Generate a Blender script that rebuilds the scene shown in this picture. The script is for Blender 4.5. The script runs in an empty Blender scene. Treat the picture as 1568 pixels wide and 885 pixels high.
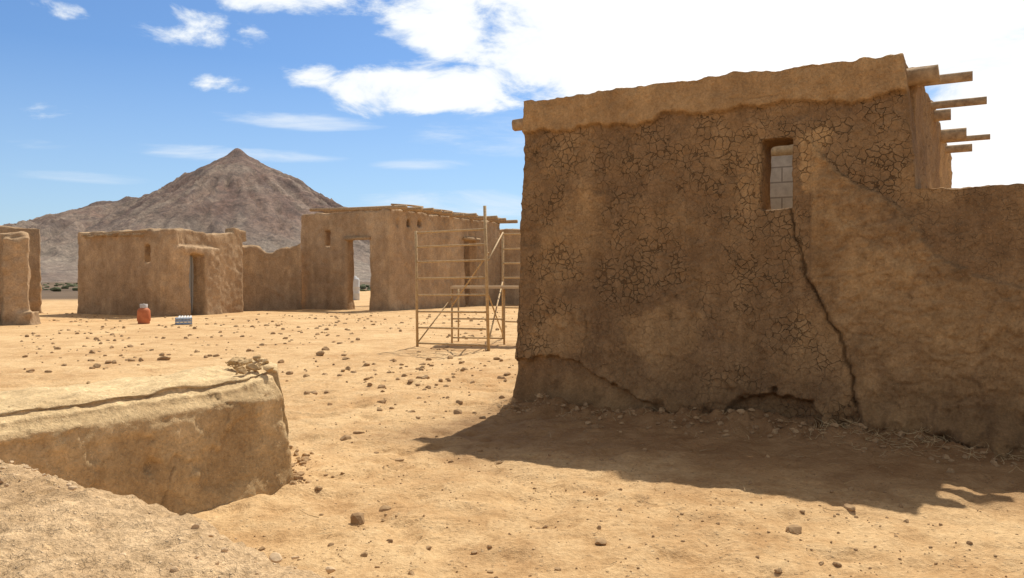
import bpy, math, random
import numpy as np
from mathutils import Vector, Matrix
random.seed(7); rng=np.random.default_rng(7)
F=1220.0; H=1.5; HZ=430.0; CX=784.0
scene=bpy.context.scene
col=scene.collection

# ---------------- numpy noise ----------------
def _h(i,j,k):
    n=(i*73856093)^(j*19349663)^(k*83492791)
    n=(n^(n>>13))*1274126177 & 0x7fffffff
    n=(n^(n>>16))*668265263 & 0x7fffffff
    n=n^(n>>15)
    return (n&0xfffff)/float(0xfffff)
def vnoise(p):
    i=np.floor(p).astype(np.int64); f=p-i; f=f*f*f*(f*(f*6-15)+10)
    x,y,z=i[:,0],i[:,1],i[:,2]; u,v,w=f[:,0],f[:,1],f[:,2]
    r=0
    for a in (0,1):
        for b in (0,1):
            for c in (0,1):
                r=r+_h(x+a,y+b,z+c)*(u if a else 1-u)*(v if b else 1-v)*(w if c else 1-w)
    return r*2-1
def fbm(p,freq,octs=4,seed=0.0,gain=.5):
    r=0;a=1;t=0
    q=p*freq+seed*17.3+1000.0
    for o in range(octs):
        r=r+a*vnoise(q); t+=a; a*=gain; q=q*2.03+5.7
    return r/t
def ss(a,b,x):
    t=np.clip((x-a)/(b-a),0,1); return t*t*(3-2*t)

# ---------------- node helpers ----------------
def newmat(name):
    m=bpy.data.materials.new(name); m.use_nodes=True
    nt=m.node_tree; b=nt.nodes['Principled BSDF']
    b.inputs['Roughness'].default_value=.95
    b.inputs['Specular IOR Level'].default_value=.12
    return m,nt,b
def N(nt,t,**kw):
    n=nt.nodes.new(t)
    for k,v in kw.items(): setattr(n,k,v)
    return n
def link(nt,a,b): nt.links.new(a,b)
def setin(nt,sock,v):
    if isinstance(v,bpy.types.NodeSocket): nt.links.new(v,sock)
    else: sock.default_value=v
def math_(nt,op,a,b=None,c=None,clamp=False):
    n=N(nt,'ShaderNodeMath',operation=op); n.use_clamp=clamp
    setin(nt,n.inputs[0],a)
    if b is not None: setin(nt,n.inputs[1],b)
    if c is not None: setin(nt,n.inputs[2],c)
    return n.outputs[0]
def mix_(nt,f,a,b,bt='MIX'):
    n=N(nt,'ShaderNodeMix',data_type='RGBA',blend_type=bt)
    setin(nt,n.inputs[0],f); setin(nt,n.inputs[6],a); setin(nt,n.inputs[7],b)
    return n.outputs[2]
def noise_(nt,vec,scale,detail=6,rough=.6,dist=0):
    n=N(nt,'ShaderNodeTexNoise'); n.inputs['Scale'].default_value=scale
    n.inputs['Detail'].default_value=detail; n.inputs['Roughness'].default_value=rough
    n.inputs['Distortion'].default_value=dist
    if vec is not None: link(nt,vec,n.inputs['Vector'])
    return n.outputs[0]
def mapped(nt,vec,scale=(1,1,1),rot=(0,0,0)):
    mp=N(nt,'ShaderNodeMapping'); mp.inputs['Scale'].default_value=scale; mp.inputs['Rotation'].default_value=rot; link(nt,vec,mp.inputs[0]); return mp.outputs[0]
def mr_(nt,v,a,b,c=0.,d=1.,smooth=False):
    n=N(nt,'ShaderNodeMapRange'); n.clamp=True
    if smooth: n.interpolation_type='SMOOTHSTEP'
    setin(nt,n.inputs[0],v)
    for i,x in enumerate((a,b,c,d)): n.inputs[i+1].default_value=x
    return n.outputs[0]
def rgb(r,g,b): return (r,g,b,1.0)
def gr(v): return rgb(v,v,v)

def adobe_mat(name,dark,light,gs=1.0,bump=.5,crack_scale=13.,k=1.,grain=1.):
    m,nt,b=newmat(name)
    tc=N(nt,'ShaderNodeTexCoord').outputs['Object']
    at=N(nt,'ShaderNodeAttribute',attribute_name='Col')
    sp=N(nt,'ShaderNodeSeparateColor'); link(nt,at.outputs['Color'],sp.inputs[0])
    R,G,B=sp.outputs
    n1=noise_(nt,tc,1.3/gs,7,.65,.4); n2=noise_(nt,tc,7./gs,8,.68); n3=noise_(nt,tc,42./gs,4,.75)
    ns=noise_(nt,mapped(nt,tc,(5./gs,5./gs,.55/gs)),1.,5,.65,.2)
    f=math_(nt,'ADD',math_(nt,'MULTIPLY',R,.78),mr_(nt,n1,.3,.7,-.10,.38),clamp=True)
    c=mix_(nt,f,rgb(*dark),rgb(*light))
    c=mix_(nt,1.,c,mix_(nt,mr_(nt,n2,.3,.7),rgb(1-.28*k,1-.30*k,1-.33*k),rgb(1+.18*k,1+.18*k,1+.17*k)),'MULTIPLY')
    c=mix_(nt,1.,c,mix_(nt,mr_(nt,n3,.35,.65),rgb(1-.26*grain,1-.28*grain,1-.30*grain),gr(1+.18*grain)),'MULTIPLY')
    c=mix_(nt,1.,c,mix_(nt,mr_(nt,ns,.35,.65),rgb(.88,.86,.84),gr(1.08)),'MULTIPLY')
    vo=N(nt,'ShaderNodeTexVoronoi'); vo.inputs['Scale'].default_value=60./gs; link(nt,tc,vo.inputs['Vector'])
    sc=N(nt,'ShaderNodeSeparateColor'); link(nt,vo.outputs['Color'],sc.inputs[0])
    near_=mr_(nt,vo.outputs['Distance'],.18,.34,1.,0.)
    fl=math_(nt,'MULTIPLY',near_,mr_(nt,sc.outputs[0],.80,.86))
    c=mix_(nt,math_(nt,'MULTIPLY',fl,.5),c,rgb(light[0]*1.2,light[1]*1.22,light[2]*1.3))
    fd=math_(nt,'MULTIPLY',near_,mr_(nt,sc.outputs[1],.84,.90))
    c=mix_(nt,math_(nt,'MULTIPLY',fd,.4),c,rgb(dark[0]*.45,dark[1]*.42,dark[2]*.4))
    # mud cracks
    dn=N(nt,'ShaderNodeTexNoise'); dn.inputs['Scale'].default_value=7.; dn.inputs['Detail'].default_value=3; link(nt,tc,dn.inputs['Vector'])
    va=N(nt,'ShaderNodeVectorMath',operation='MULTIPLY_ADD'); link(nt,dn.outputs['Color'],va.inputs[0]); va.inputs[1].default_value=(.14,.14,.14); link(nt,tc,va.inputs[2])
    ve=N(nt,'ShaderNodeTexVoronoi',feature='DISTANCE_TO_EDGE'); ve.inputs['Scale'].default_value=crack_scale; link(nt,va.outputs[0],ve.inputs['Vector'])
    n6=noise_(nt,tc,3.6,4,.7)
    Gm=math_(nt,'MULTIPLY',G,mr_(nt,n6,.40,.62,.0,1.25))
    wd=math_(nt,'SUBTRACT',math_(nt,'MULTIPLY',Gm,.062),ve.outputs['Distance'])
    ck=mr_(nt,wd,-.006,.024)
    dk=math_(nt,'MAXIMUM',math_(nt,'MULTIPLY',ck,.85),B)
    rim=math_(nt,'MULTIPLY',mr_(nt,wd,-.09,-.02),mr_(nt,wd,-.004,-.02))
    rim=math_(nt,'MULTIPLY',rim,mr_(nt,Gm,.15,.7))
    c=mix_(nt,math_(nt,'MULTIPLY',rim,.38),c,rgb(light[0]*.9,light[1]*.92,light[2]*.95))
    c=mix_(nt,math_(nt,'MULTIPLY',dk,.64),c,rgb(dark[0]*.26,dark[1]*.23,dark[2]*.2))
    link(nt,c,b.inputs['Base Color'])
    h=math_(nt,'ADD',math_(nt,'MULTIPLY',n2,.5*k),math_(nt,'MULTIPLY',n3,.26*grain))
    h=math_(nt,'ADD',h,math_(nt,'MULTIPLY',fl,.10))
    h=math_(nt,'ADD',h,math_(nt,'MULTIPLY',rim,.08))
    h=math_(nt,'SUBTRACT',h,math_(nt,'MULTIPLY',ck,.26))
    bp=N(nt,'ShaderNodeBump'); bp.inputs['Strength'].default_value=bump; bp.inputs['Distance'].default_value=.06*gs
    link(nt,h,bp.inputs['Height']); link(nt,bp.outputs[0],b.inputs['Normal'])
    return m
MAT_FAC=adobe_mat('adobe_plaster',(.24,.147,.076),(.545,.345,.162),1.,1.,k=.8,grain=.75)
MAT_FAR=adobe_mat('adobe_far',(.41,.28,.165),(.58,.41,.245),2.6,.65,k=.75,grain=.8)
MAT_LOW=adobe_mat('adobe_low_wall',(.48,.325,.165),(.76,.57,.32),1.,.8,k=.8,grain=.8)
MAT_NEAR=adobe_mat('adobe_gravelly',(.50,.335,.18),(.78,.565,.335),.6,1.,k=1.,grain=1.1)
def simple_mat(name,c1,c2,scale=8,rough=.8,bump=.3,stretch=(1,1,1)):
    m,nt,b=newmat(name); tc=N(nt,'ShaderNodeTexCoord').outputs['Object']
    n=noise_(nt,mapped(nt,tc,stretch),scale,7,.65)
    link(nt,mix_(nt,mr_(nt,n,.3,.7),rgb(*c1),rgb(*c2)),b.inputs['Base Color'])
    b.inputs['Roughness'].default_value=rough
    bp=N(nt,'ShaderNodeBump'); bp.inputs['Strength'].default_value=bump; bp.inputs['Distance'].default_value=.02
    link(nt,n,bp.inputs['Height']); link(nt,bp.outputs[0],b.inputs['Normal'])
    return m
MAT_WOOD=simple_mat('weathered_wood',(.24,.15,.08),(.52,.36,.20),14)
MAT_STONE=simple_mat('stone',(.25,.155,.08),(.48,.32,.17),9,.95,.6)
MAT_GRIT=simple_mat('grit',(.42,.28,.155),(.74,.54,.33),9,.95,.6)
MAT_TUBE=simple_mat('rusty_tube',(.36,.23,.11),(.58,.42,.22),20,.6)
MAT_STRAW=simple_mat('straw',(.30,.20,.10),(.60,.45,.24),5)

# ---------------- mesh helpers ----------------
def mkobj(name,verts,faces,mat,smooth=False,parent=None):
    me=bpy.data.meshes.new(name); me.from_pydata([tuple(v) for v in verts],[],faces); me.update()
    o=bpy.data.objects.new(name,me); col.objects.link(o)
    if mat: me.materials.append(mat)
    if smooth: me.polygons.foreach_set('use_smooth',[True]*len(me.polygons))
    if parent: o.parent=parent
    return o
def empty(name,loc=(0,0,0),rz=0.):
    e=bpy.data.objects.new(name,None); e.location=loc; e.rotation_euler=(0,0,rz); col.objects.link(e); return e
class MB:
    def __init__(s): s.v=[];s.f=[]
    def prism(s,p0,p1,th,z0,z1,batter=0.):
        p0=Vector(p0);p1=Vector(p1);d=(p1-p0).normalized();n=Vector((-d.y,d.x))
        b=len(s.v)
        for z,e in ((z0,batter),(z1,0)):
            for q,o in ((p0,0-e*(1 if th>0 else -1)),(p1,0-e*(1 if th>0 else -1)),(p1,th),(p0,th)):
                c=q+n*o; s.v.append((c.x,c.y,z))
        f=[(0,1,5,4),(1,2,6,5),(2,3,7,6),(3,0,4,7),(3,2,1,0),(4,5,6,7)]
        if th<0: f=[t[::-1] for t in f]
        s.f+= [tuple(b+i for i in t) for t in f]
    def wall(s,p0,p1,th,top,openings=(),z0=-.3,top1=None,e0=0,e1=0):
        p0=Vector(p0);p1=Vector(p1);L=(p1-p0).length;d=(p1-p0)/L
        P=lambda a:p0+d*a
        a=-e0
        for (a0,a1,zb,zt) in sorted(openings):
            s.prism(P(a),P(a0),th,z0,top)
            if zb>z0: s.prism(P(a0-.03),P(a1+.03),th,z0,zb)
            s.prism(P(a0-.03),P(a1+.03),th,zt,top)
            a=a1
        s.prism(P(a),P(L+e1),th,z0,top)
    def tube(s,a,b,r0,r1=None,n=8,bend=0.,segs=1):
        a=Vector(a);b=Vector(b);r1=r0 if r1 is None else r1
        d=(b-a).normalized();x=d.orthogonal().normalized();y=d.cross(x)
        st=len(s.v)
        for k in range(segs+1):
            t=k/segs;c=a.lerp(b,t)+x*bend*math.sin(t*math.pi);r=r0+(r1-r0)*t
            for i in range(n):
                an=2*math.pi*i/n; rr=r*(1+.08*math.sin(i*2.3+k))if segs>1 else r
                q=c+x*math.cos(an)*rr+y*math.sin(an)*rr; s.v.append(tuple(q))
        for k in range(segs):
            for i in range(n):
                j=(i+1)%n; o=st+k*n
                s.f.append((o+i,o+j,o+n+j,o+n+i))
        s.f.append(tuple(st+i for i in range(n))[::-1]); s.f.append(tuple(st+segs*n+i for i in range(n)))
    def obj(s,name,mat,smooth=False,parent=None): return mkobj(name,s.v,s.f,mat,smooth,parent)

def remesh(mb,name,voxel,mat,parent,func,seed=0.,amp=(.03,.012,.004),flare=.06,topz=None):
    o=mb.obj(name+'_tmp',None)
    md=o.modifiers.new('r','REMESH'); md.mode='VOXEL'; md.voxel_size=voxel; md.use_smooth_shade=True
    dg=bpy.context.evaluated_depsgraph_get(); dg.update()
    me=bpy.data.meshes.new_from_object(o.evaluated_get(dg))
    bpy.data.objects.remove(o)
    n=len(me.vertices); co=np.empty(n*3); me.vertices.foreach_get('co',co); co=co.reshape(-1,3)
    nr=np.empty(n*3); me.vertex_normals.foreach_get('vector',nr); nr=nr.reshape(-1,3)
    d=amp[0]*fbm(co,1.1,3,seed)+amp[1]*fbm(co,4.5,3,seed+3)+(amp[2]*fbm(co,18,3,seed+5) if amp[2] else 0)
    hz=nr.copy(); hz[:,2]=0
    d0=co.copy()
    co=co+nr*d[:,None]
    fl=flare*np.exp(-np.clip(d0[:,2],0,9)/.35)*(.6+.8*fbm(d0*np.array([1,1,.3]),1.7,2,seed+9))
    co=co+hz*fl[:,None]
    R=ss(.0,.35,fbm(d0,.9,4,seed+11))*.7; G=ss(.1,.4,fbm(d0,.7,2,seed+21))*.4; B=np.zeros(n)
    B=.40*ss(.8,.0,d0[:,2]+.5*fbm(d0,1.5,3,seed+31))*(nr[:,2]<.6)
    if func: co,R,G,B=func(d0,co,nr,R,G,B)
    me.vertices.foreach_set('co',co.reshape(-1))
    ca=me.color_attributes.new('Col','FLOAT_COLOR','POINT')
    c=np.stack([R,G,B,np.ones(n)],1).astype(np.float32); ca.data.foreach_set('color',c.reshape(-1))
    me.name=name; me.materials.append(mat)
    me.polygons.foreach_set('use_smooth',[True]*len(me.polygons)); me.update()
    r=bpy.data.objects.new(name,me); col.objects.link(r)
    if parent: r.parent=parent
    return r

# ================= ADOBE HOUSE (right) =================
O=np.array([0.02,9.53]); U=np.array([.8716,-.4902]); V=np.array([.4902,.8716])
rz=math.atan2(U[1],U[0])
house=empty('adobe_house',(O[0],O[1],0),rz)
def fp(px,py):
    k=(px-CX)/F; s=(k*O[1]-O[0])/(U[0]-U[1]*k); d=O[1]+U[1]*s
    return s, H-(py-HZ)/F*d
def poly(pts): return np.array([fp(*p) for p in pts])
w0=fp(1165,215);w1=fp(1214,319)
mb=MB()
mb.wall((0,0),(4.3,0),.5,3.62,[(w0[0],w1[0],w1[1],w0[1])])
mb.prism((4.0,0),(8.5,0),.5,-.3,2.36)
band=poly([(800,207),(870,200),(1000,186),(1015,176),(1100,172),(1200,158),(1300,160),(1390,140)])
under=poly([(787,556),(830,545),(870,552),(920,580),(990,612),(1060,640)])
crk=poly([(1212,322),(1216,360),(1228,392),(1235,425),(1254,455),(1270,490),(1290,520),(1297,550),(1308,580),(1310,612),(1322,650)])
crk2=poly([(893,480),(897,510),(890,535),(886,552)])
crk3=poly([(1075,160),(1140,152),(1180,150),(1215,142),(1262,130)])
ledge=poly([(1240,215),(1290,262),(1330,290),(1400,345),(1432,392),(1500,412),(1568,440),(1700,480)])
def segdist(p,pl):
    m=np.full(len(p),9.)
    for a,b in zip(pl[:-1],pl[1:]):
        ab=b-a; t=np.clip(((p-a)@ab)/(ab@ab),0,1); m=np.minimum(m,np.hypot(*(p-a-t[:,None]*ab).T))
    return m
def blob(x,z,px,py,rx,ry,soft=.35):
    s,zz=fp(px,py); d=np.hypot((x-s)/rx,(z-zz)/ry); return 1-ss(1-soft,1+soft*.4,d)
def facade(d0,co,nr,R,G,B):
    x=d0[:,0];z=d0[:,2]
    frm=np.where(d0[:,1]<.12,1.,0.)
    j=fbm(d0,3.,4,41)*.11; j2=fbm(d0,6.,3,45)*.06; j3=fbm(d0,13.,3,46)*.05
    jb=fbm(d0,1.6,4,47,.6)
    xx=x+j+j3+.22*jb; zz=z+j2*1.5+j3+.22*fbm(d0,1.6,4,48,.6)
    be=np.interp(x,band[:,0],band[:,1])
    bm=ss(-.010,.012,z+j*.6+j3*.6-be)*(x<4.35)
    co[:,1]-=frm*.06*bm
    un=np.interp(x,under[:,0],under[:,1],right=-1); um=ss(.012,-.015,z+j*.5+j3*.8-un)*frm*ss(2.0,1.5,x)
    co[:,1]+=.085*um*ss(-.1,.25,z)
    s,z_=fp(1188,646); q=np.hypot((x+j*1.6-s)/.58,(z+j*1.1+j3*1.6-z_)/.27); am=ss(1.08,.80,q)*frm
    co[:,1]+=.13*am*ss(-.25,.3,z+.1)
    le=np.interp(x,ledge[:,0],ledge[:,1]); lm=ss(.015,-.015,z+j*1.1+j3*.9-le)*ss(ledge[0,0]-.02,ledge[0,0]+.04,x)*frm
    right=ss(0,.04,x+j*.5-np.interp(z,crk[::-1,1],crk[::-1,0]))
    lm2=lm*right
    co[:,1]-=.042*lm2
    base=ss(.46,.0,z+j*1.5)*frm*(.5+.5*ss(2.2,2.6,x))*(1-um*.6)
    co[:,1]-=.17*base*(1-am)*(.55+2*fbm(d0,4,3,77))
    co[:,1]-=frm*.016*np.abs(fbm(d0,4.2,3,78))*2.5*(.6+lm2)
    co[:,1]-=frm*.006*fbm(d0,32,2,79)*(1+2.0*lm2+base)
    # flaked-off skins of plaster (thin stepped patches)
    fk=ss(.06,.09,fbm(d0,2.1,5,81,.6))*frm*(1-bm); co[:,1]+=.012*fk
    rid=1-np.abs(fbm(d0*np.array([1,1,1.6]),2.6,3,80))*3; rid=ss(.7,1,rid)*frm*(.25+.75*lm2); co[:,1]+=.012*rid
    p2=np.stack([x+fbm(d0,14,2,51)*.026,z+fbm(d0,14,2,52)*.012],1)
    dc=segdist(p2,crk); wv=.003+.010*fbm(d0,3,2,53)
    cm=ss(.012,.002,dc-wv)*frm
    dc2=segdist(p2,crk2); cm=np.maximum(cm,ss(.012,.002,dc2)*frm*.6)
    dc3=segdist(p2,crk3); cm=np.maximum(cm,ss(.014,.003,dc3)*frm*.4*ss(-.1,.2,fbm(d0,6,2,54)))
    co[:,1]+=.022*cm
    lip=np.exp(-(dc/.07)**2)*frm*.014; co[:,1]-=lip*(1-cm)
    R=.0+.40*ss(-.10,.26,fbm(d0,1.0,4,11))
    R=np.maximum(R,bm*(.80+.5*fbm(d0,2,3,12)))
    R=np.maximum(R,lm2*(.50+.9*fbm(d0,1.6,4,15)))
    R=np.maximum(R,blob(xx,zz,900,305,.28,.17,.25)*.65)
    R=np.maximum(R,blob(xx,zz,1000,505,.44,.34,.3)*.55)
    R=np.maximum(R,blob(xx,zz,850,520,.42,.30)*.5)
    R=np.maximum(R,blob(xx,zz,930,620,1.2,.30)*.35)
    R=np.maximum(R,blob(xx,zz,1240,250,.2,.35,.2)*.9)
    R=np.clip(R-.25*rid-.10*fk,0,1)
    G=.16+.45*ss(-.15,.30,fbm(d0,.9,2,14))*ss(4.6,3.8,x)
    for (a,b_,rx,ry) in ((835,240,.22,.16),(825,310,.15,.3),(880,250,.2,.2),(915,240,.16,.14),(950,330,.16,.5),(945,420,.3,.35),(1062,260,.16,.28),(990,250,.25,.15),(850,400,.35,.2),(830,470,.35,.15),(1150,260,.12,.3),(1300,215,.14,.25),(1200,505,.3,.25),(1240,560,.25,.15),(1120,575,.25,.14),(1185,330,.2,.1),(1340,180,.2,.15),(1000,390,.3,.4),(1350,240,.2,.3),(1110,300,.3,.3),(1160,420,.3,.5)):
        G=np.maximum(G,blob(xx,zz,a,b_,rx*1.3,ry*1.3,.9)*(1.2 if a<1070 else .85))
    G=G*frm*(1-bm)*(1-um)*(1-.85*lm2)
    base_dark=ss(.75,.02,z+j+.4*fbm(d0,1.5,3,16))*.55  # plaster colour gets darker towards the foot of the wall
    B=np.maximum(cm,base_dark*frm); B=np.maximum(B,am*.30)
    co[:,0]+=.16*np.clip(z/3.6,0,1)*(1-ss(0,1.6,x))
    co[:,0]-=np.where(z>2.45,.12*(z-2.45)/1.2,0)*ss(3.5,4.3,x)
    tm=ss(3.4,3.62,z)+ss(2.2,2.36,z)*(x>4.32)*(z<2.5)
    co[:,2]+=tm*(.025*fbm(np.stack([x,x*0,x*0],1),.8,2,61)+.03*fbm(d0,7,3,62))
    return co,R,G,B
remesh(mb,'front_wall',.0165,MAT_FAC,house,facade,1.,(.028,.018,.008),.05)
mb=MB()
mb.wall((4.3,.3),(4.50,6.3),.42,3.6,z0=-.2)
mb.wall((.14,.3),(.3,6.3),-.42,3.6,z0=-.2)
mb.wall((.2,6.2),(4.5,6.2),.42,3.6,z0=-.2)
def sides(d0,co,nr,R,G,B):
    co[:,2]+=ss(3.4,3.6,d0[:,2])*.07*fbm(d0,2.5,3,63)
    return co,np.clip(R+.35,0,1),G,B
remesh(mb,'side_walls',.045,MAT_FAC,house,sides,2.,(.05,.03,.012),.05)
m,nt,b=newmat('sunlit_tone_blocks')  # light blocks, coloured paler to stand in for sunlight on them
tc=N(nt,'ShaderNodeTexCoord').outputs['Object']
bt=N(nt,'ShaderNodeTexBrick'); link(nt,mapped(nt,tc,(1,1,1),(math.radians(-90),0,0)),bt.inputs['Vector'])
bt.inputs['Color1'].default_value=rgb(.82,.79,.68);bt.inputs['Color2'].default_value=rgb(.72,.69,.58);bt.inputs['Mortar'].default_value=rgb(.45,.41,.34)
bt.inputs['Scale'].default_value=1.;bt.inputs['Brick Width'].default_value=.4;bt.inputs['Row Height'].default_value=.2;bt.inputs['Mortar Size'].default_value=.010
link(nt,mix_(nt,1.,bt.outputs[0],mix_(nt,mr_(nt,noise_(nt,tc,9,7,.7),.3,.7),rgb(.75,.74,.72),rgb(1.08,1.08,1.08)),'MULTIPLY'),b.inputs['Base Color'])
mb=MB(); mb.prism((1.0,2.6),(4.0,2.6),.18,0,3.15); mb.obj('block_partition',m,parent=house)
mb=MB()
for (t,s1,z,r) in ((.25,4.47,3.46,.085),(.58,4.75,3.47,.05),(1.9,4.90,3.48,.045),(2.5,4.55,3.47,.07),(3.9,4.72,3.45,.085),(4.3,5.0,3.45,.04),(5.2,4.8,3.45,.06)):
    mb.tube((-.0 if t>.5 else 3.9,t,z-.05),(s1,t-.03,z),r*.95,r,12,.02,6)
mb.tube((-.10,.2,3.40),(1.2,.22,3.42),.075,.08,12,.01,4)
mb.obj('roof_beams',MAT_WOOD,True,house)

# ================= LOW WALL (mid-left) =================
lw=empty('low_adobe_wall',(-3.05,3.76,0),math.atan2(.838,.545))
mb=MB(); mb.prism((0,0),(2.6,0),.95,-.3,.80)
def lowf(d0,co,nr,R,G,B):
    x=d0[:,0];z=d0[:,2]
    j=fbm(d0,3,4,71)*.1
    R=.2+.5*ss(-.25,.3,fbm(d0,1.3,4,72))
    fr=np.where(d0[:,1]<.1,1.,0.)
    pm=ss(.10,.13,fbm(d0,1.7,5,73))*fr*ss(.62,.52,z+j); co[:,1]+=.02*pm; R=R-.25*pm
    pk=ss(.14,.16,fbm(d0,2.3,5,74))*fr; co[:,1]-=.010*pk; R=R+.2*pk
    co[:,1]-=fr*.006*fbm(d0,30,2,79)
    R=np.where(nr[:,2]>.6,1.,R)  # wall top takes the palest tone, sunlight put into the colour
    e=ss(.60,.80,z); co[:,1]+=.07*e*e*ss(.25,0,d0[:,1])
    co[:,2]-=.07*ss(.22,-.02,d0[:,1])*e+.03*ss(.85,.97,d0[:,1])*e
    co[:,2]+=ss(.65,.8,z)*(.03*fbm(d0,1.6,3,74)+.05*ss(2.2,2.6,x)+.018*fbm(d0,6,3,75)*ss(0,.25,d0[:,1])+.008*fbm(d0,20,2,76))
    co[:,0]-=.10*(z/.8)*ss(2.,2.6,x)
    co[:,0]+=.62*d0[:,1]*ss(.5,2.4,x)+.03*fbm(d0,4,3,78)
    co[:,1]+=.05*np.clip(z,0,.8)*fr
    hole=np.exp(-(((x-1.45)/.03)**2+((z-.33)/.04)**2))*fr; co[:,1]+=.05*hole
    pl=np.array([(1.62,.30),(1.56,.2),(1.50,.05),(1.45,-.1)]); pl2=np.array([(2.0,.82),(1.98,.74),(2.05,.66),(2.04,.55)])
    pp=np.stack([x+j*.3,z],1)
    Bc=np.maximum(ss(.014,.004,segdist(pp,pl)),ss(.012,.004,segdist(pp,pl2)))*fr*.6; co[:,1]+=.02*Bc
    return co,np.clip(R,0,1),G*0,np.maximum(Bc,B*.6)*(nr[:,2]<.5)
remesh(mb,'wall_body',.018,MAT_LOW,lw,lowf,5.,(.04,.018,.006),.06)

# ================= NEAR WALL =================
gu=np.array([3.4,-2.63]); gu/=np.hypot(*gu)
gw=empty('foreground_adobe_wall',(-3.0,3.53,0),math.atan2(gu[1],gu[0]))
mb=MB(); mb.prism((0,0),(4.8,0),-.82,-.3,.985)
def nearf(d0,co,nr,R,G,B):
    x=d0[:,0];tp=ss(.83,.98,d0[:,2])
    co[:,2]+=tp*(.03*fbm(d0,2,3,81)+.015*np.clip(fbm(d0,20,3,82),-.15,1)+.011*fbm(d0,48,2,83))
    co[:,1]+=.05*fbm(np.stack([x,x*0,x*0],1),1.2,2,84)*ss(-.3,0,d0[:,1])
    co[:,2]-=tp*.03*ss(-.12,0.02,d0[:,1])
    return co,np.clip(.40+1.0*fbm(d0,3.,4,85),0,1),G*0,B*0
remesh(mb,'wall_body',.0115,MAT_NEAR,gw,nearf,6.,(.02,.012,.006),.03)

# ================= FAR BUILDINGS =================
def X(px,d): return (px-CX)/F*d
def along(P,Q,px):
    k=(px-CX)/F;P=Vector(P);Q=Vector(Q);D=Q-P
    f=(k*P.y-P.x)/(D.x-k*D.y); return f*D.length,(P+D*f).y
def op(P,Q,pa,pb,yt,yb=None):
    a,d1=along(P,Q,pa); b_,d2=along(P,Q,pb); d=(d1+d2)/2
    zt=H-(yt-HZ)/F*d; zb=-.3 if yb is None else H-(yb-HZ)/F*d
    return (min(a,b_),max(a,b_),zb,zt)
def wavytop(z0,amp,seed):
    def f(d0,co,nr,R,G,B):
        co[:,2]+=ss(z0-.5,z0-.05,d0[:,2])*amp*fbm(d0,.8,4,seed,.6)
        return co,R,G,B
    return f
P1=(-14.36,33.3);P0=(-19.9,36.5);P2=(-12.8,38.0);P3=(P0[0]+P2[0]-P1[0],P0[1]+P2[1]-P1[1])
A=empty('adobe_hut')
mb=MB()
mb.wall(P0,P1,.5,3.68,[op(P0,P1,221,230,374,402)])
dr=op(P1,P2,286,304,390)
mb.wall(P1,P2,.5,3.68,[dr])
mb.wall(P2,P3,.5,3.75);mb.wall(P3,P0,.5,3.6)
d=(Vector(P2)-Vector(P1)).normalized();q=lambda a:Vector(P1)+d*a
mb.prism(q(dr[1]+.03),q(dr[1]+.95),-.38,-.3,2.95)
mb.prism(q(dr[0]-.55),q(dr[0]-.05),-.22,-.3,2.9)
mb.prism(q(dr[0]-.5),q(dr[1]+.8),-.28,2.68,2.98)
mb.prism(q(4.3),q(5.2),.6,3.4,3.95)
remesh(mb,'walls',.065,MAT_FAR,A,wavytop(3.7,.16,91),11.,(.07,.035,.0),.12)
mb=MB(); a=q(dr[0]-.1);b_=q(dr[1]+.1); n=Vector((-d.y,d.x)); mb.prism(a+n*.3,b_+n*.3,.06,0,2.7)
for i in range(4): mb.prism(a+n*.26+d*(.05+i*.22),a+n*.26+d*(.23+i*.22),.03,.02,2.68)
mb.obj('door',simple_mat('grey_door',(.28,.27,.24),(.42,.41,.37),6,stretch=(1,1,.1)),parent=A)
mb=MB()
e=(Vector(P1)-Vector(P0)).normalized()
for i in range(5):
    p=Vector(P0)+e*(1.0+i*.9); mb.tube((p.x-.1,p.y-.5,3.52-.02*i),(p.x+1.6,p.y+3.2,3.60),.07,.06,8,.03,4)
p=Vector(P0)+e*.9;p2=Vector(P0)+e*5.2; mb.tube((p.x,p.y-.32,3.42),(p2.x,p2.y-.32,3.62),.05,.04,8,.08,6)
mb.obj('roof_poles',MAT_WOOD,True,A)
bw=(X(355,39.2),39.2);bw2=(X(462,42.),42.)
mb=MB(); mb.wall(bw,bw2,.5,3.1)
def bf(d0,co,nr,R,G,B):
    x=d0[:,0]; f=(x-bw[0])/(bw2[0]-bw[0])
    prof=np.interp(f,[0,.1,.35,.45,.6,.7,.85,1.],[.28,.12,.05,-.14,-.05,.06,.22,.45])
    co[:,2]+=ss(2.3,3.0,d0[:,2])*(prof+.14*fbm(d0,2,3,93))
    jj=fbm(d0,1.6,4,94)
    ar=ss(1.15,.85,np.hypot((f-.58+jj*.05)/.2,(d0[:,2]+jj*.3)/1.0))*np.where(nr[:,1]<-.3,1,0); co[:,1]+=.10*ar
    return co,np.clip(R-.1*ar,0,1),G,np.maximum(B,.15*ar)
remesh(mb,'adobe_wall',.065,MAT_FAR,None,bf,12.,(.09,.05,0),.2)
Q0=(-11.42,43.);Q1=(-6.13,40.);Q2=(-.7,50.);Q3=(Q0[0]+Q2[0]-Q1[0],Q0[1]+Q2[1]-Q1[1])
C=empty('adobe_storehouse')
mb=MB()
L=(Vector(Q3)-Vector(Q0)).length
mb.wall(Q0,Q1,.55,5.08,[op(Q0,Q1,497,506,352,378),op(Q0,Q1,531,566,366)])
mb.wall(Q1,Q2,.55,5.12,[op(Q1,Q2,605,611,334,347),op(Q1,Q2,623,629,336,348),op(Q1,Q2,640,646,337,349),op(Q1,Q2,712,730,368)])
mb.wall(Q2,Q3,.5,4.95)
mb.wall(Q3,Q0,.5,4.95,[(L-7.2,L-1.0,-.3,4.1)])
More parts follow.
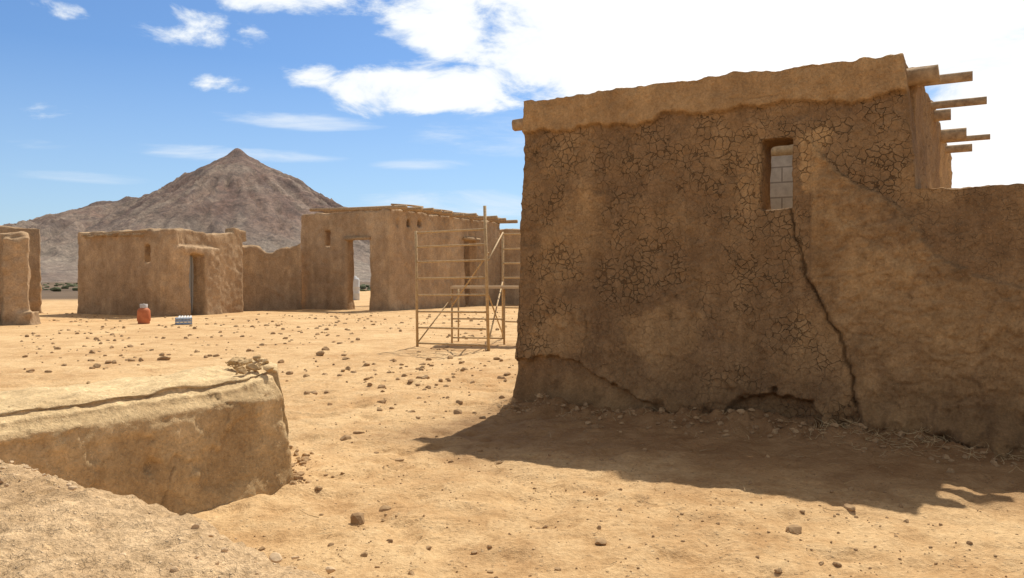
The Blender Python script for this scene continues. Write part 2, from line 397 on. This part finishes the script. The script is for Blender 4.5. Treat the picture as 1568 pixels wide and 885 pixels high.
remesh(mb,'walls',.075,MAT_FAR,C,wavytop(5.1,.12,95),13.,(.07,.04,0),.16)
mb=MB()
e=(Vector(Q2)-Vector(Q1)).normalized(); n=Vector((e.y,-e.x))
L2=(Vector(Q2)-Vector(Q1)).length
for i in range(11):
    p=Vector(Q1)+e*(.15+i*(L2-.3)/10); o1=p+n*(1.0+random.uniform(-.25,.25)); o2=p-n*5.4
    mb.tube((o1.x,o1.y,5.16+.12*random.random()),(o2.x,o2.y,5.30),.11,.08,8,.04,4)
for i in range(4):
    p=Vector(Q1)+n*.1+e*(i*2.8);p2=p+e*2.6+n*.1
    mb.tube((p.x,p.y,5.33),(p2.x,p2.y,5.36+.05*random.random()),.05,.05,6,.03,3)
for (S,T,pa,pb,yy) in ((Q0,Q1,529,568,365),(Q1,Q2,709,733,366)):
    a,d1=along(S,T,pa);b2,d2=along(S,T,pb);dd=(Vector(T)-Vector(S)).normalized();nn=Vector((dd.y,-dd.x))
    c0=Vector(S)+dd*a+nn*.05;c1=Vector(S)+dd*b2+nn*.05;zz=H-(yy-HZ)/F*(d1+d2)/2
    mb.tube((c0.x,c0.y,zz),(c1.x,c1.y,zz),.09,.09,8)
mb.obj('roof_beams',MAT_WOOD,True,C)
mb=MB(); mb.wall((-.9,50.3),(9,47.5),.5,4.75)
remesh(mb,'adobe_wall',.09,MAT_FAR,None,wavytop(4.75,.15,96),14.,(.09,.05,0),.15)
E=empty('adobe_outbuilding')
mb=MB(); mb.wall((X(-140,26),26),(X(40,27.3),27.3),.5,3.1); mb.wall((X(40,27.3),27.3),(X(22,31.5),31.5),.5,3.1)
mb.prism((X(5,26.8),26.75),(X(45,27.2),27.15),.6,-.3,2.95)
mb.prism((X(28,27.),26.9),(X(52,27.2),27.0),.8,-.3,.45)
def ef(d0,co,nr,R,G,B):
    co[:,2]+=ss(2.6,3.1,d0[:,2])*.14*fbm(d0,1.2,3,97); return co,R,G,B
remesh(mb,'walls',.055,MAT_FAR,E,ef,15.,(.10,.07,0),.2)
mb=MB(); mb.wall((X(-20,35.5),35.5),(X(63,37),37),.5,3.95)
remesh(mb,'adobe_wall',.08,MAT_FAR,None,wavytop(3.95,.1,98),16.,(.08,.05,0),.15)

# ================= SCAFFOLD =================
sc=empty('scaffold')
mb=MB()
a=Vector((X(639,17.9),17.9,0));b_=Vector((X(748,17.0),17.0,0))
mb.tube(a,a+Vector((-.03,0,2.62)),.03);mb.tube(b_,b_+Vector((-.08,0,3.10)),.034)
for z in (2.58,2.26,1.92,1.55,1.18,.81,.45,.1):
    mb.tube(a+Vector((0,0,z)),b_+Vector((-.06,0,z+.02)),.021)
a2=Vector((X(770,20.6),20.6,0));b2=Vector((X(850,19.8),19.8,0))
mb.tube(a2,a2+Vector((0,0,2.75)),.03);mb.tube(b2,b2+Vector((0,0,2.75)),.03)
for z in (2.7,2.32,1.95,1.58,.81,.45):
    mb.tube(a2+Vector((0,0,z)),b2+Vector((0,0,z)),.02)
up=lambda v,z:v+Vector((0,0,z))
mb.tube(up(b_,1.95),up(a2,2.75),.018);mb.tube(up(b_,.2),up(a2,1.5),.018);mb.tube(up(b_,1.2),up(a2,.1),.018)
p1=Vector((X(692,18.9),18.9,0));p2=Vector((X(772,18.7),18.7,0));p3=Vector((X(692,18.9)+.1,19.7,0))
mb.tube(p1,up(p1,1.3),.024);mb.tube(p2,up(p2,1.3),.024);mb.tube(p3,up(p3,1.3),.02)
mb.tube(up(p1,.6),up(p2,.6),.018);mb.tube(up(p1,.15),up(p2,.15),.018);mb.tube(up(p1,.9),up(b_,2.1),.018)
mb.tube(up(a,.1),up(p1,1.1),.016)
mb.obj('frame_tubes',MAT_TUBE,True,sc)
mb=MB();
for i in range(3):
    mb.prism((X(690,18.6),18.55+i*.27),(1.0,18.2+i*.27),.24,1.32+.01*i,1.37+.01*i)
mb.obj('planks',simple_mat('plank_wood',(.42,.30,.18),(.62,.48,.31),3,stretch=(.3,4,4)),parent=sc)

# ================= GAS CYLINDER + CRATE =================
def lathe(prof,n=24):
    v=[];f=[]
    for r,z in prof:
        for i in range(n):
            t=2*math.pi*i/n; v.append((r*math.cos(t),r*math.sin(t),z))
    for k in range(len(prof)-1):
        for i in range(n):
            j=(i+1)%n; f.append((k*n+i,k*n+j,k*n+n+j,k*n+n+i))
    return v,f
gc=empty('gas_cylinder',(X(220,28),28,0))
v,f=lathe([(0,.0),(.19,0),(.20,.04),(.19,.06),(.22,.10),(.225,.16),(.215,.44),(.19,.50),(.13,.55),(.05,.57),(0,.57)])
mkobj('body',v,f,simple_mat('orange_paint',(.42,.12,.05),(.56,.19,.08),6,.6,.1),True,gc)
v,f=lathe([(.125,.54),(.13,.68),(.12,.685),(.115,.55)]); mkobj('collar',v,f,simple_mat('grey_metal',(.4,.36,.32),(.6,.55,.5),9,.5,.1),True,gc)
v,f=lathe([(.03,.56),(.03,.64),(.05,.65),(.05,.69),(0,.70)]); mkobj('valve',v,f,bpy.data.materials['grey_metal'],True,gc)
ct=empty('plastic_crate',(X(281,27.6),27.6,0),.4)
mb=MB()
for (c0,c1) in (((-.25,-.18),(.25,-.18)),((-.25,.18),(.25,.18)),((-.25,-.18),(-.25,.18)),((.25,-.18),(.25,.18))):
    for z in (.02,.11,.20): mb.tube((c0[0],c0[1],z),(c1[0],c1[1],z),.03,.03,6)
    for t in np.linspace(0,1,5): x_=c0[0]+(c1[0]-c0[0])*t;y_=c0[1]+(c1[1]-c0[1])*t; mb.tube((x_,y_,0),(x_,y_,.22),.015,.015,6)
mb.prism((-.24,-.17),(.24,-.17),.34,.01,.03)
mb.obj('lattice_body',simple_mat('blue_grey_plastic',(.25,.32,.42),(.40,.46,.55),5,.5,.1),parent=ct)
mb=MB()
for i in range(5): mb.tube((-.2+i*.09,-.1,.16),(-.12+i*.09,.12,.27),.05,.03,7,.02,3)
mb.obj('contents',simple_mat('white_bags',(.6,.58,.55),(.78,.77,.74),8,.6,.3),True,ct)
wt=empty('water_tank',(X(543,62),62,0),.2)
v,f=lathe([(0,0),(.36,0),(.38,.05),(.38,.5),(.395,.53),(.38,.56),(.38,1.0),(.395,1.03),(.38,1.06),(.38,1.55),(.34,1.68),(.16,1.78),(.15,1.86),(0,1.87)])
mkobj('tank_body',v,f,simple_mat('white_plastic',(.46,.46,.44),(.60,.60,.58),3,.5,.1),True,wt)

# ================= GROUND =================
def axis(lo,hi,f0,f1,step,g=1.09):
    c=list(np.arange(f0,f1,step)); s=step; x=f1
    while x<hi: c.append(x); s*=g; x+=s
    c.append(hi); s=step; x=f0-step; l=[]
    while x>lo: l.append(x); s*=g; x-=s
    l.append(lo); return np.array(l[::-1]+c)
xs=axis(-5000,5000,-3.2,5.2,.026,1.042); ys=axis(-60,9000,2.6,9.8,.026,1.030)
GX,GY=np.meshgrid(xs,ys); nx,ny=len(xs),len(ys)
P=np.stack([GX.ravel(),GY.ravel(),GX.ravel()*0],1)
def gh(P):
    dist=np.hypot(P[:,0],P[:,1]); fade=np.clip(1-dist/60,0,1)
    h=fade*(.04*fbm(P,.35,3,31)+.035*fbm(P,1.6,3,32))
    near=ss(26,12,dist)
    dim=np.clip(fbm(P,3.4,2,34)-.16,0,1)
    h=h+near*(.022*fbm(P,5,3,33)-.08*dim+.013*fbm(P,15,3,35))
    w_=P[:,0]*.43+P[:,1]*.9+.25*fbm(P,.5,2,43)
    tr=np.exp(-((w_-5.0)/.10)**2)+np.exp(-((w_-5.75)/.09)**2)+.7*np.exp(-((w_-4.3)/.08)**2)+np.exp(-((w_-4.65)/.06)**2)
    h=h-near*.016*tr*(.5+fbm(P,1.3,2,44))*ss(-.3,.6,P[:,0])
    L=P[:,:2]-O; s=L@U; t=L@V
    m=ss(-.35,.1,s)*np.exp(-((np.minimum(t,0)+.05)/.36)**2)*ss(1,.3,t)
    h=h+m*(.10+.12*fbm(P,3.,3,36)+.07*fbm(P,11,3,37))
    return h,s,t
h,s_,t_=gh(P); P[:,2]=h
idx=np.arange(nx*ny).reshape(ny,nx)
q4=np.stack([idx[:-1,:-1],idx[:-1,1:],idx[1:,1:],idx[1:,:-1]],-1).reshape(-1,4)
me=bpy.data.meshes.new('ground'); me.vertices.add(len(P)); me.vertices.foreach_set('co',P.reshape(-1))
me.loops.add(q4.size); me.loops.foreach_set('vertex_index',q4.reshape(-1).astype(np.int32))
me.polygons.add(len(q4)); me.polygons.foreach_set('loop_start',np.arange(0,q4.size,4,dtype=np.int32)); me.update(calc_edges=True); me.validate()
me.polygons.foreach_set('use_smooth',[True]*len(me.polygons))
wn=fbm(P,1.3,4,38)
R=ss(-3.0,-1.2,t_+wn*.9)*ss(-1.0,.1,s_+wn*.9)*ss(2,0,t_)*.8+.2*ss(-.7,-.2,t_+wn*.3)*ss(-.4,.1,s_)*ss(2,0,t_)  # dark soil by the house, spread to paint its cast shadow deeper
G=ss(56,68,P[:,1]+5*fbm(P,.05,2,39))*ss(-20,-30,P[:,0]+4*fbm(P,.06,2,40))
G=np.maximum(G,ss(150,300,P[:,1]))
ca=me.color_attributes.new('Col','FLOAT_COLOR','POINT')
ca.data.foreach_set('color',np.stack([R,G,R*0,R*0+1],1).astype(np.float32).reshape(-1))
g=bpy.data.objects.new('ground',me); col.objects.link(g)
m,nt,b=newmat('sandy_earth')
tc=N(nt,'ShaderNodeTexCoord').outputs['Object']
at=N(nt,'ShaderNodeAttribute',attribute_name='Col'); sp=N(nt,'ShaderNodeSeparateColor'); link(nt,at.outputs['Color'],sp.inputs[0])
n1=noise_(nt,tc,.45,8,.62,.4);n2=noise_(nt,tc,3.5,8,.70,.3);n3=noise_(nt,tc,28,5,.72);n4=noise_(nt,tc,.012,6,.6);n8=noise_(nt,tc,1.3,7,.68,.6)
c=mix_(nt,mr_(nt,n1,.34,.64),rgb(.56,.34,.155),rgb(.74,.505,.26))
c=mix_(nt,mr_(nt,n2,.42,.68,0,.55),c,rgb(.79,.58,.325))
c=mix_(nt,mr_(nt,n8,.49,.33,0,.62),c,rgb(.47,.27,.118))
c=mix_(nt,mr_(nt,n2,.46,.33,0,.48),c,rgb(.46,.275,.125))
c=mix_(nt,1.,c,mix_(nt,mr_(nt,n3,.3,.7),rgb(.76,.72,.68),gr(1.13)),'MULTIPLY')
vo=N(nt,'ShaderNodeTexVoronoi'); vo.inputs['Scale'].default_value=30; link(nt,tc,vo.inputs['Vector'])
sv=N(nt,'ShaderNodeSeparateColor'); link(nt,vo.outputs['Color'],sv.inputs[0])
peb=math_(nt,'MULTIPLY',mr_(nt,vo.outputs['Distance'],.2,.3,1.,0.),math_(nt,'MULTIPLY',mr_(nt,n2,.42,.56),mr_(nt,sv.outputs[0],.66,.71)))
c=mix_(nt,math_(nt,'MULTIPLY',peb,.62),c,mix_(nt,sv.outputs[1],rgb(.33,.205,.105),rgb(.70,.52,.31)))
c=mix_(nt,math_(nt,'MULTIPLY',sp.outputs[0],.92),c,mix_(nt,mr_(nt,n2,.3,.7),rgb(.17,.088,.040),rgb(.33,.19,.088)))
c=mix_(nt,sp.outputs[1],c,mix_(nt,mr_(nt,n4,.4,.6),rgb(.115,.08,.052),rgb(.20,.14,.09)))
link(nt,c,b.inputs['Base Color'])
hh=math_(nt,'ADD',math_(nt,'MULTIPLY',n2,.8),math_(nt,'MULTIPLY',n3,.34)); hh=math_(nt,'ADD',hh,math_(nt,'MULTIPLY',peb,.18))
bp=N(nt,'ShaderNodeBump'); bp.inputs['Strength'].default_value=.9; bp.inputs['Distance'].default_value=.07
link(nt,hh,bp.inputs['Height']); link(nt,bp.outputs[0],b.inputs['Normal'])
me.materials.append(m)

# ================= MOUNTAIN =================
D=1500.; sc_=D/F
mx=np.arange(X(-700,D),X(1250,D),4.5); my=np.arange(800,2250,5.5)
MX,MY=np.meshgrid(mx,my); P=np.stack([MX.ravel(),MY.ravel(),MX.ravel()*0],1)
cx1=X(365,D);cx2=X(175,D-60)
def cone(cx,cy,h,sl,flat,seed,P,slL=None):
    dx=P[:,0]-cx;dy=P[:,1]-cy;r=np.hypot(dx,dy);an=np.arctan2(dy,dx)+.12*fbm(P,.012,3,seed+7)
    if slL: sl=sl+(slL-sl)*ss(.2,-.6,dx/(r+1))
    q=np.stack([np.cos(an)*3.2,np.sin(an)*3.2,r*.0012],1)
    g=fbm(q,1.6,4,seed); g2=fbm(np.stack([np.cos(an)*8,np.sin(an)*8,r*.008],1),1.,4,seed+1); g3=fbm(np.stack([np.cos(an)*24,np.sin(an)*24,r*.010],1),1.,3,seed+2)
    rr=np.sqrt(r*r+flat*flat)-flat*.6
    amp=np.clip(r/170,0,1)*np.clip(1.6-r/400,0,1)
    return h-sl*rr*(1+.04*g)+amp*(8*g-15*np.abs(g2)*2+5-5*np.abs(g3)*2)
c1=cone(cx1,D,201*sc_,.525,6,101,P,.585); c2=cone(cx2,D-60,121*sc_,.33,14,111,P)
kk=4.; hm=np.maximum(c1,c2)+kk*np.log1p(np.exp(-np.abs(c1-c2)/kk))
kn=lambda px,dy,h,s:h*sc_*np.exp(-(((P[:,0]-X(px,D+dy))/(s*sc_))**2+((P[:,1]-D-dy)/(s*1.6*sc_))**2))
hm+=kn(198,-60,12,11)+kn(365,0,7,11)+kn(150,-70,4,10)+kn(455,-20,5,22)+kn(285,-10,7,14)
hm=np.where(hm<50,50*np.exp((hm-50)/50.),hm)
edge=np.minimum(np.minimum(P[:,0]-mx[0],mx[-1]-P[:,0]),np.minimum(P[:,1]-my[0],my[-1]-P[:,1]))
hm=(hm+3.*fbm(P,.03,4,121)+3.*fbm(P,.08,4,122,.6)*ss(40,120,hm))*ss(0,160,edge)-3.-4*ss(80,0,edge)
P[:,2]=hm
nx,ny=len(mx),len(my); idx=np.arange(nx*ny).reshape(ny,nx)
q4=np.stack([idx[:-1,:-1],idx[:-1,1:],idx[1:,1:],idx[1:,:-1]],-1).reshape(-1,4)
m,nt,b=newmat('volcanic_slope')
tcn=N(nt,'ShaderNodeTexCoord').outputs['Object']
at=N(nt,'ShaderNodeAttribute',attribute_name='Col'); sp=N(nt,'ShaderNodeSeparateColor'); link(nt,at.outputs['Color'],sp.inputs[0])
n1=noise_(nt,tcn,.012,8,.65,.5);n2=noise_(nt,tcn,.07,8,.8);n7=noise_(nt,tcn,.22,4,.8)
c=mix_(nt,sp.outputs[1],rgb(.39,.285,.20),rgb(.205,.13,.09))
c=mix_(nt,mr_(nt,n1,.42,.60,0,.75),c,rgb(.29,.165,.105))
c=mix_(nt,sp.outputs[0],c,rgb(.44,.345,.25))
c=mix_(nt,1.,c,mix_(nt,mr_(nt,n2,.36,.64),gr(.55),gr(1.32)),'MULTIPLY')
c=mix_(nt,1.,c,mix_(nt,mr_(nt,n7,.35,.65),gr(.75),gr(1.2)),'MULTIPLY')
c=mix_(nt,.14,c,rgb(.36,.39,.45))  # distance haze blended into the slope colour
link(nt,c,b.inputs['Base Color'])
bp=N(nt,'ShaderNodeBump'); bp.inputs['Strength'].default_value=1.; bp.inputs['Distance'].default_value=9.
link(nt,n2,bp.inputs['Height']); link(nt,bp.outputs[0],b.inputs['Normal'])
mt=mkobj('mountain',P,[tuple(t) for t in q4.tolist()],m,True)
dx=P[:,0]-cx1;dy=P[:,1]-D;an=np.arctan2(dy,dx)+.12*fbm(P,.012,3,139);r=np.hypot(dx,dy)
st=fbm(np.stack([np.cos(an)*10,np.sin(an)*10,r*.006],1),1.3,4,131)
G=ss(-.12,.2,st)*ss(30,110,P[:,2]); R=ss(120,20,P[:,2])*(.6+.7*st); G=np.maximum(G,ss(215,235,P[:,2]))
G=np.maximum(G,np.exp(-(((P[:,0]-X(198,D-60))/20)**2+((P[:,1]-D+60)/40)**2)))
ca=mt.data.color_attributes.new('Col','FLOAT_COLOR','POINT'); ca.data.foreach_set('color',np.stack([np.clip(R,0,1),G,R*0,R*0+1],1).astype(np.float32).reshape(-1))

import bmesh
bm=bmesh.new(); bmesh.ops.create_icosphere(bm,subdivisions=2,radius=1.); bm.verts.ensure_lookup_table()
IV=np.array([v.co[:] for v in bm.verts]); IF=np.array([[v.index for v in f.verts] for f in bm.faces]); bm.free()
def stones(name,items,mat,parent=None,squash=1.):
    vs=[];fs=[];o=0
    for k,(x,y,z,r) in enumerate(items):
        p=IV*1.; off=rng.uniform(0,500,3)
        nn=fbm(p+off,.9,2,0)
        p=p*(1+.38*nn[:,None])
        for _ in range(5):
            d=rng.normal(size=3); d/=np.linalg.norm(d); e=p@d; lim=.58; p=p-np.clip(e-lim,0,9)[:,None]*d
        p=p*np.array([rng.uniform(.75,1.35),rng.uniform(.7,1.1),rng.uniform(.5,.85)*squash])
        a=rng.uniform(0,6.28); ca_,sa=math.cos(a),math.sin(a)
        p=np.stack([p[:,0]*ca_-p[:,1]*sa,p[:,0]*sa+p[:,1]*ca_,p[:,2]],1)*r+np.array([x,y,z+r*.35])
        vs.append(p);fs.append(IF+o);o+=len(IV)
    vs=np.concatenate(vs);fs=np.concatenate(fs)
    return mkobj(name,vs,[tuple(t) for t in fs.tolist()],mat,False,parent)
it=[]
for _ in range(240):
    y=rng.uniform(110,420); px=rng.uniform(-40,300) if rng.random()<.7 else rng.uniform(500,620); it.append((X(px,y),y,-.1,rng.uniform(.3,1.0)))
stones('desert_scrub',it,simple_mat('scrub_foliage',(.06,.07,.035),(.14,.14,.07),3),squash=.7)

# ================= STONES =================
def ground_pt(px,py):
    d=F*H/(py-HZ); return X(px,d),d
items=[]
for (px,py,w) in ((587,776,15),(547,797,24),(920,828,18),(1218,808,22),(765,707,10),(400,832,10),(486,746,14),(727,838,10),(835,796,9),(541,570,10),(583,594,14),(548,662,11),(530,672,14),(700,632,16),(895,747,7),(938,704,12),(1302,780,20),(1100,803,6),(640,640,8),(655,592,9),(480,600,12),(505,617,9),(520,575,8),(610,582,7),(490,545,14),(498,536,12),(330,545,9),(250,550,14),(300,540,9),(470,603,10),(560,560,10),(525,568,9),(470,575,9),(660,560,8),(575,690,8),(690,705,8),(950,780,8),(597,822,9),(750,870,8),(1260,862,8),(1045,785,6),(880,770,5),(735,690,9),(612,705,9)):
    x,y=ground_pt(px,py); items.append((x,y,w/2/F*y*1.25))
def clus(x,y): return float(fbm(np.array([[x,y,0.]]),.45,2,88)[0])
k=0
while k<450:
    py=HZ+rng.uniform(52,460); px=rng.uniform(-100,1700)
    x,y=ground_pt(px,py)
    if clus(x,y)<rng.uniform(-.3,.35): continue
    k+=1; r=(.006+.013*rng.random()**3)*(1+.05*y)
    if y<12 and rng.random()<.3: r*=.6
    items.append((x,y,r))
k=0
while k<720:
    y=rng.uniform(12,38); x=rng.uniform(-.62,.02)*y
    if clus(x,y)<rng.uniform(-.3,.3): continue
    k+=1; items.append((x,y,.02+.06*rng.random()**2.5))
k=0
while k<1700:
    y=rng.uniform(3,10);x=rng.uniform(-.35,.66)*y
    if clus(x,y)<rng.uniform(-.4,.4): continue
    k+=1; items.append((x,y,.003+.007*rng.random()**2))
for _ in range(170):
    x=-1.2+rng.normal()*.9;y=12+rng.normal()*1.8; items.append((x,y,.012+.045*rng.random()**3))
good=[]
for (x,y,r) in items:
    L=np.array([x,y])-O
    if L@V>-.05 and -.2<L@U: continue
    L=np.array([x+3.05,y-3.76]); s=L@np.array([.545,.838]);t=L@np.array([-.838,.545])
    if -.2<t<1.1 and s<2.62+.6*t: continue
    good.append((x,y,r))
for _ in range(800):
    s=rng.uniform(-.1,6.5);t=-.02-abs(rng.normal())*.34; p=O+U*s+V*t; good.append((p[0],p[1],.006+.038*rng.random()**4))
for _ in range(160):
    t=rng.uniform(-.1,1.0); s=2.6+.6*t+rng.normal()*.12; p=np.array([-3.05,3.76])+np.array([.545,.838])*(s+.06)+np.array([-.838,.545])*t; good.append((p[0],p[1],.008+.03*rng.random()**3))
gp=np.array([(a,b__,0) for a,b__,_ in good]); hz,_,_=gh(gp)
stones('scattered_stones',[(a,b__,float(z)-r*.2,r) for (a,b__,r),z in zip(good,hz)],MAT_STONE)
it=[]
for _ in range(60):
    t=rng.uniform(.1,.92); it.append((rng.uniform(2.15,2.46)+.6*t,t,.81+.05*rng.random(),.012+.04*rng.random()**2))
for _ in range(130):
    t=rng.uniform(.2,.9); s=rng.uniform(.2,2.4); it.append((s+.62*t*float(ss(.5,2.4,s)),t,.78,.005+.014*rng.random()**2))
stones('rubble',it,MAT_LOW,lw)
it=[(rng.uniform(.5,4.6),rng.uniform(-.8,-.03),.980,.003+.009*rng.random()**2.5) for _ in range(1500)]
stones('grit',it,MAT_GRIT,gw)
mb=MB()
for _ in range(620):
    if _<580: s=rng.uniform(3.4,7.) if _<500 else rng.uniform(0,4);t=-.12-abs(rng.normal())*.22; p=O+U*s+V*t
    else: p=np.array([rng.uniform(-1.5,3.5),rng.uniform(3.5,8)])
    z=float(gh(np.array([[p[0],p[1],0.]]))[0][0]); a=rng.uniform(0,6.28);l=rng.uniform(.03,.17)
    mb.tube((p[0],p[1],z+.008),(p[0]+l*math.cos(a),p[1]+l*math.sin(a),z+.012+rng.uniform(0,.06)),.0026,.0014,3,.01,2)
mb.obj('dry_straw',MAT_STRAW)

# ================= WORLD =================
sd=Vector((1.0,2.27,3.6)).normalized()
w=bpy.data.worlds.new('World'); scene.world=w; w.use_nodes=True; nt=w.node_tree
bg=nt.nodes['Background']
sky=N(nt,'ShaderNodeTexSky',sky_type='NISHITA'); sky.sun_disc=False
sky.sun_elevation=math.asin(sd.z); sky.sun_rotation=math.atan2(sd.x,sd.y); sky.air_density=1.; sky.dust_density=.6; sky.ozone_density=2.8
tc=N(nt,'ShaderNodeTexCoord').outputs['Generated']
sx=N(nt,'ShaderNodeSeparateXYZ'); link(nt,tc,sx.inputs[0])
az=math_(nt,'ARCTAN2',sx.outputs[0],sx.outputs[1]); el=math_(nt,'ARCSINE',sx.outputs[2])
cv=N(nt,'ShaderNodeCombineXYZ'); link(nt,az,cv.inputs[0]); link(nt,el,cv.inputs[1])
def ae(px,py):
    k=(px-CX)/F; return math.atan(k),math.atan((HZ-py)/F/math.sqrt(1+k*k))
def vmul(s): 
    n=N(nt,'ShaderNodeVectorMath',operation='MULTIPLY'); link(nt,cv.outputs[0],n.inputs[0]); n.inputs[1].default_value=s; return n.outputs[0]
cn=noise_(nt,vmul((1,2.1,1)),8.5,8,.62,.35)
cw=noise_(nt,vmul((1,6.,1)),5.,7,.62,.5)
def sblob(px,py,rx,ry,amp,prev):
    a,e=ae(px,py)
    s=N(nt,'ShaderNodeVectorMath',operation='SUBTRACT'); link(nt,cv.outputs[0],s.inputs[0]); s.inputs[1].default_value=(a,e,0)
    m_=N(nt,'ShaderNodeVectorMath',operation='MULTIPLY'); link(nt,s.outputs[0],m_.inputs[0]); m_.inputs[1].default_value=(F/rx,F/ry,0)
    l=N(nt,'ShaderNodeVectorMath',operation='LENGTH'); link(nt,m_.outputs[0],l.inputs[0])
    v=mr_(nt,l.outputs['Value'],1.,.25,0.,amp,True)
    return v if prev is None else math_(nt,'MAXIMUM',prev,v)
bl=None
for t in ((1250,-60,830,290,1.7),(1050,80,400,150,1.6),(760,40,260,95,1.1),(660,135,260,60,1.1),(1600,230,330,220,1.3),(490,118,110,30,.72),(250,115,50,30,.5),(335,128,90,26,.62),(290,40,130,50,.58),(420,-5,260,46,.75),(100,15,70,22,.5),(380,60,60,30,.48)):
    bl=sblob(*t,bl)
bl=math_(nt,'MAXIMUM',bl,mr_(nt,el,.42,.80,0.,.95,True))  # unseen clouds overhead and behind camera, added to brighten and neutralise the shade
bl=math_(nt,'MAXIMUM',bl,mr_(nt,math_(nt,'ABSOLUTE',az),1.0,1.7,0.,.62,True))
den=math_(nt,'ADD',math_(nt,'MULTIPLY',math_(nt,'SUBTRACT',cn,.5),2.6),math_(nt,'SUBTRACT',bl,.46))
al=mr_(nt,den,-.08,.42,0.,1.,True)
wl=None
for t in ((460,188,190,20,.6),(380,237,260,20,.6),(640,250,140,16,.5),(760,205,190,50,.6),(700,320,240,50,.55),(120,272,160,16,.5),(60,222,90,14,.4)):
    wl=sblob(*t,wl)
wd=math_(nt,'ADD',math_(nt,'MULTIPLY',math_(nt,'SUBTRACT',cw,.5),1.6),math_(nt,'SUBTRACT',wl,.30))
al2=mr_(nt,wd,-.05,.6,0.,.7,True)
al=math_(nt,'MAXIMUM',al,al2)
sk=mix_(nt,1.,sky.outputs[0],rgb(.86,1.12,1.40),'MULTIPLY')
sk=mix_(nt,mr_(nt,el,.26,0.,0.,.40),sk,rgb(7.8,9.4,10.8))
cc=mix_(nt,mr_(nt,den,.2,.9),rgb(9.8,10.5,11.2),rgb(13,12.8,12.6))
cc=mix_(nt,mr_(nt,el,.40,.65),cc,rgb(4.5,4.0,3.5))
fin=mix_(nt,al,sk,cc)
link(nt,fin,bg.inputs['Color']); bg.inputs['Strength'].default_value=.09
sl=bpy.data.lights.new('sun','SUN'); sl.energy=5.; sl.angle=math.radians(.5); sl.color=(1.,.95,.86)
so=bpy.data.objects.new('sun',sl); so.rotation_euler=(-sd).to_track_quat('-Z','Y').to_euler(); so.location=(0,0,20); col.objects.link(so)
# ================= CAMERA =================
cd=bpy.data.cameras.new('camera'); cd.sensor_width=36; cd.lens=36*F/1568; cd.clip_end=20000; cd.clip_start=.05
co=bpy.data.objects.new('camera',cd); co.location=(0,0,H); co.rotation_euler=(math.radians(90)-math.atan(12.5/F),0,0); col.objects.link(co)
scene.camera=co
scene.view_settings.view_transform='Standard'; scene.view_settings.look='None'; scene.view_settings.exposure=0
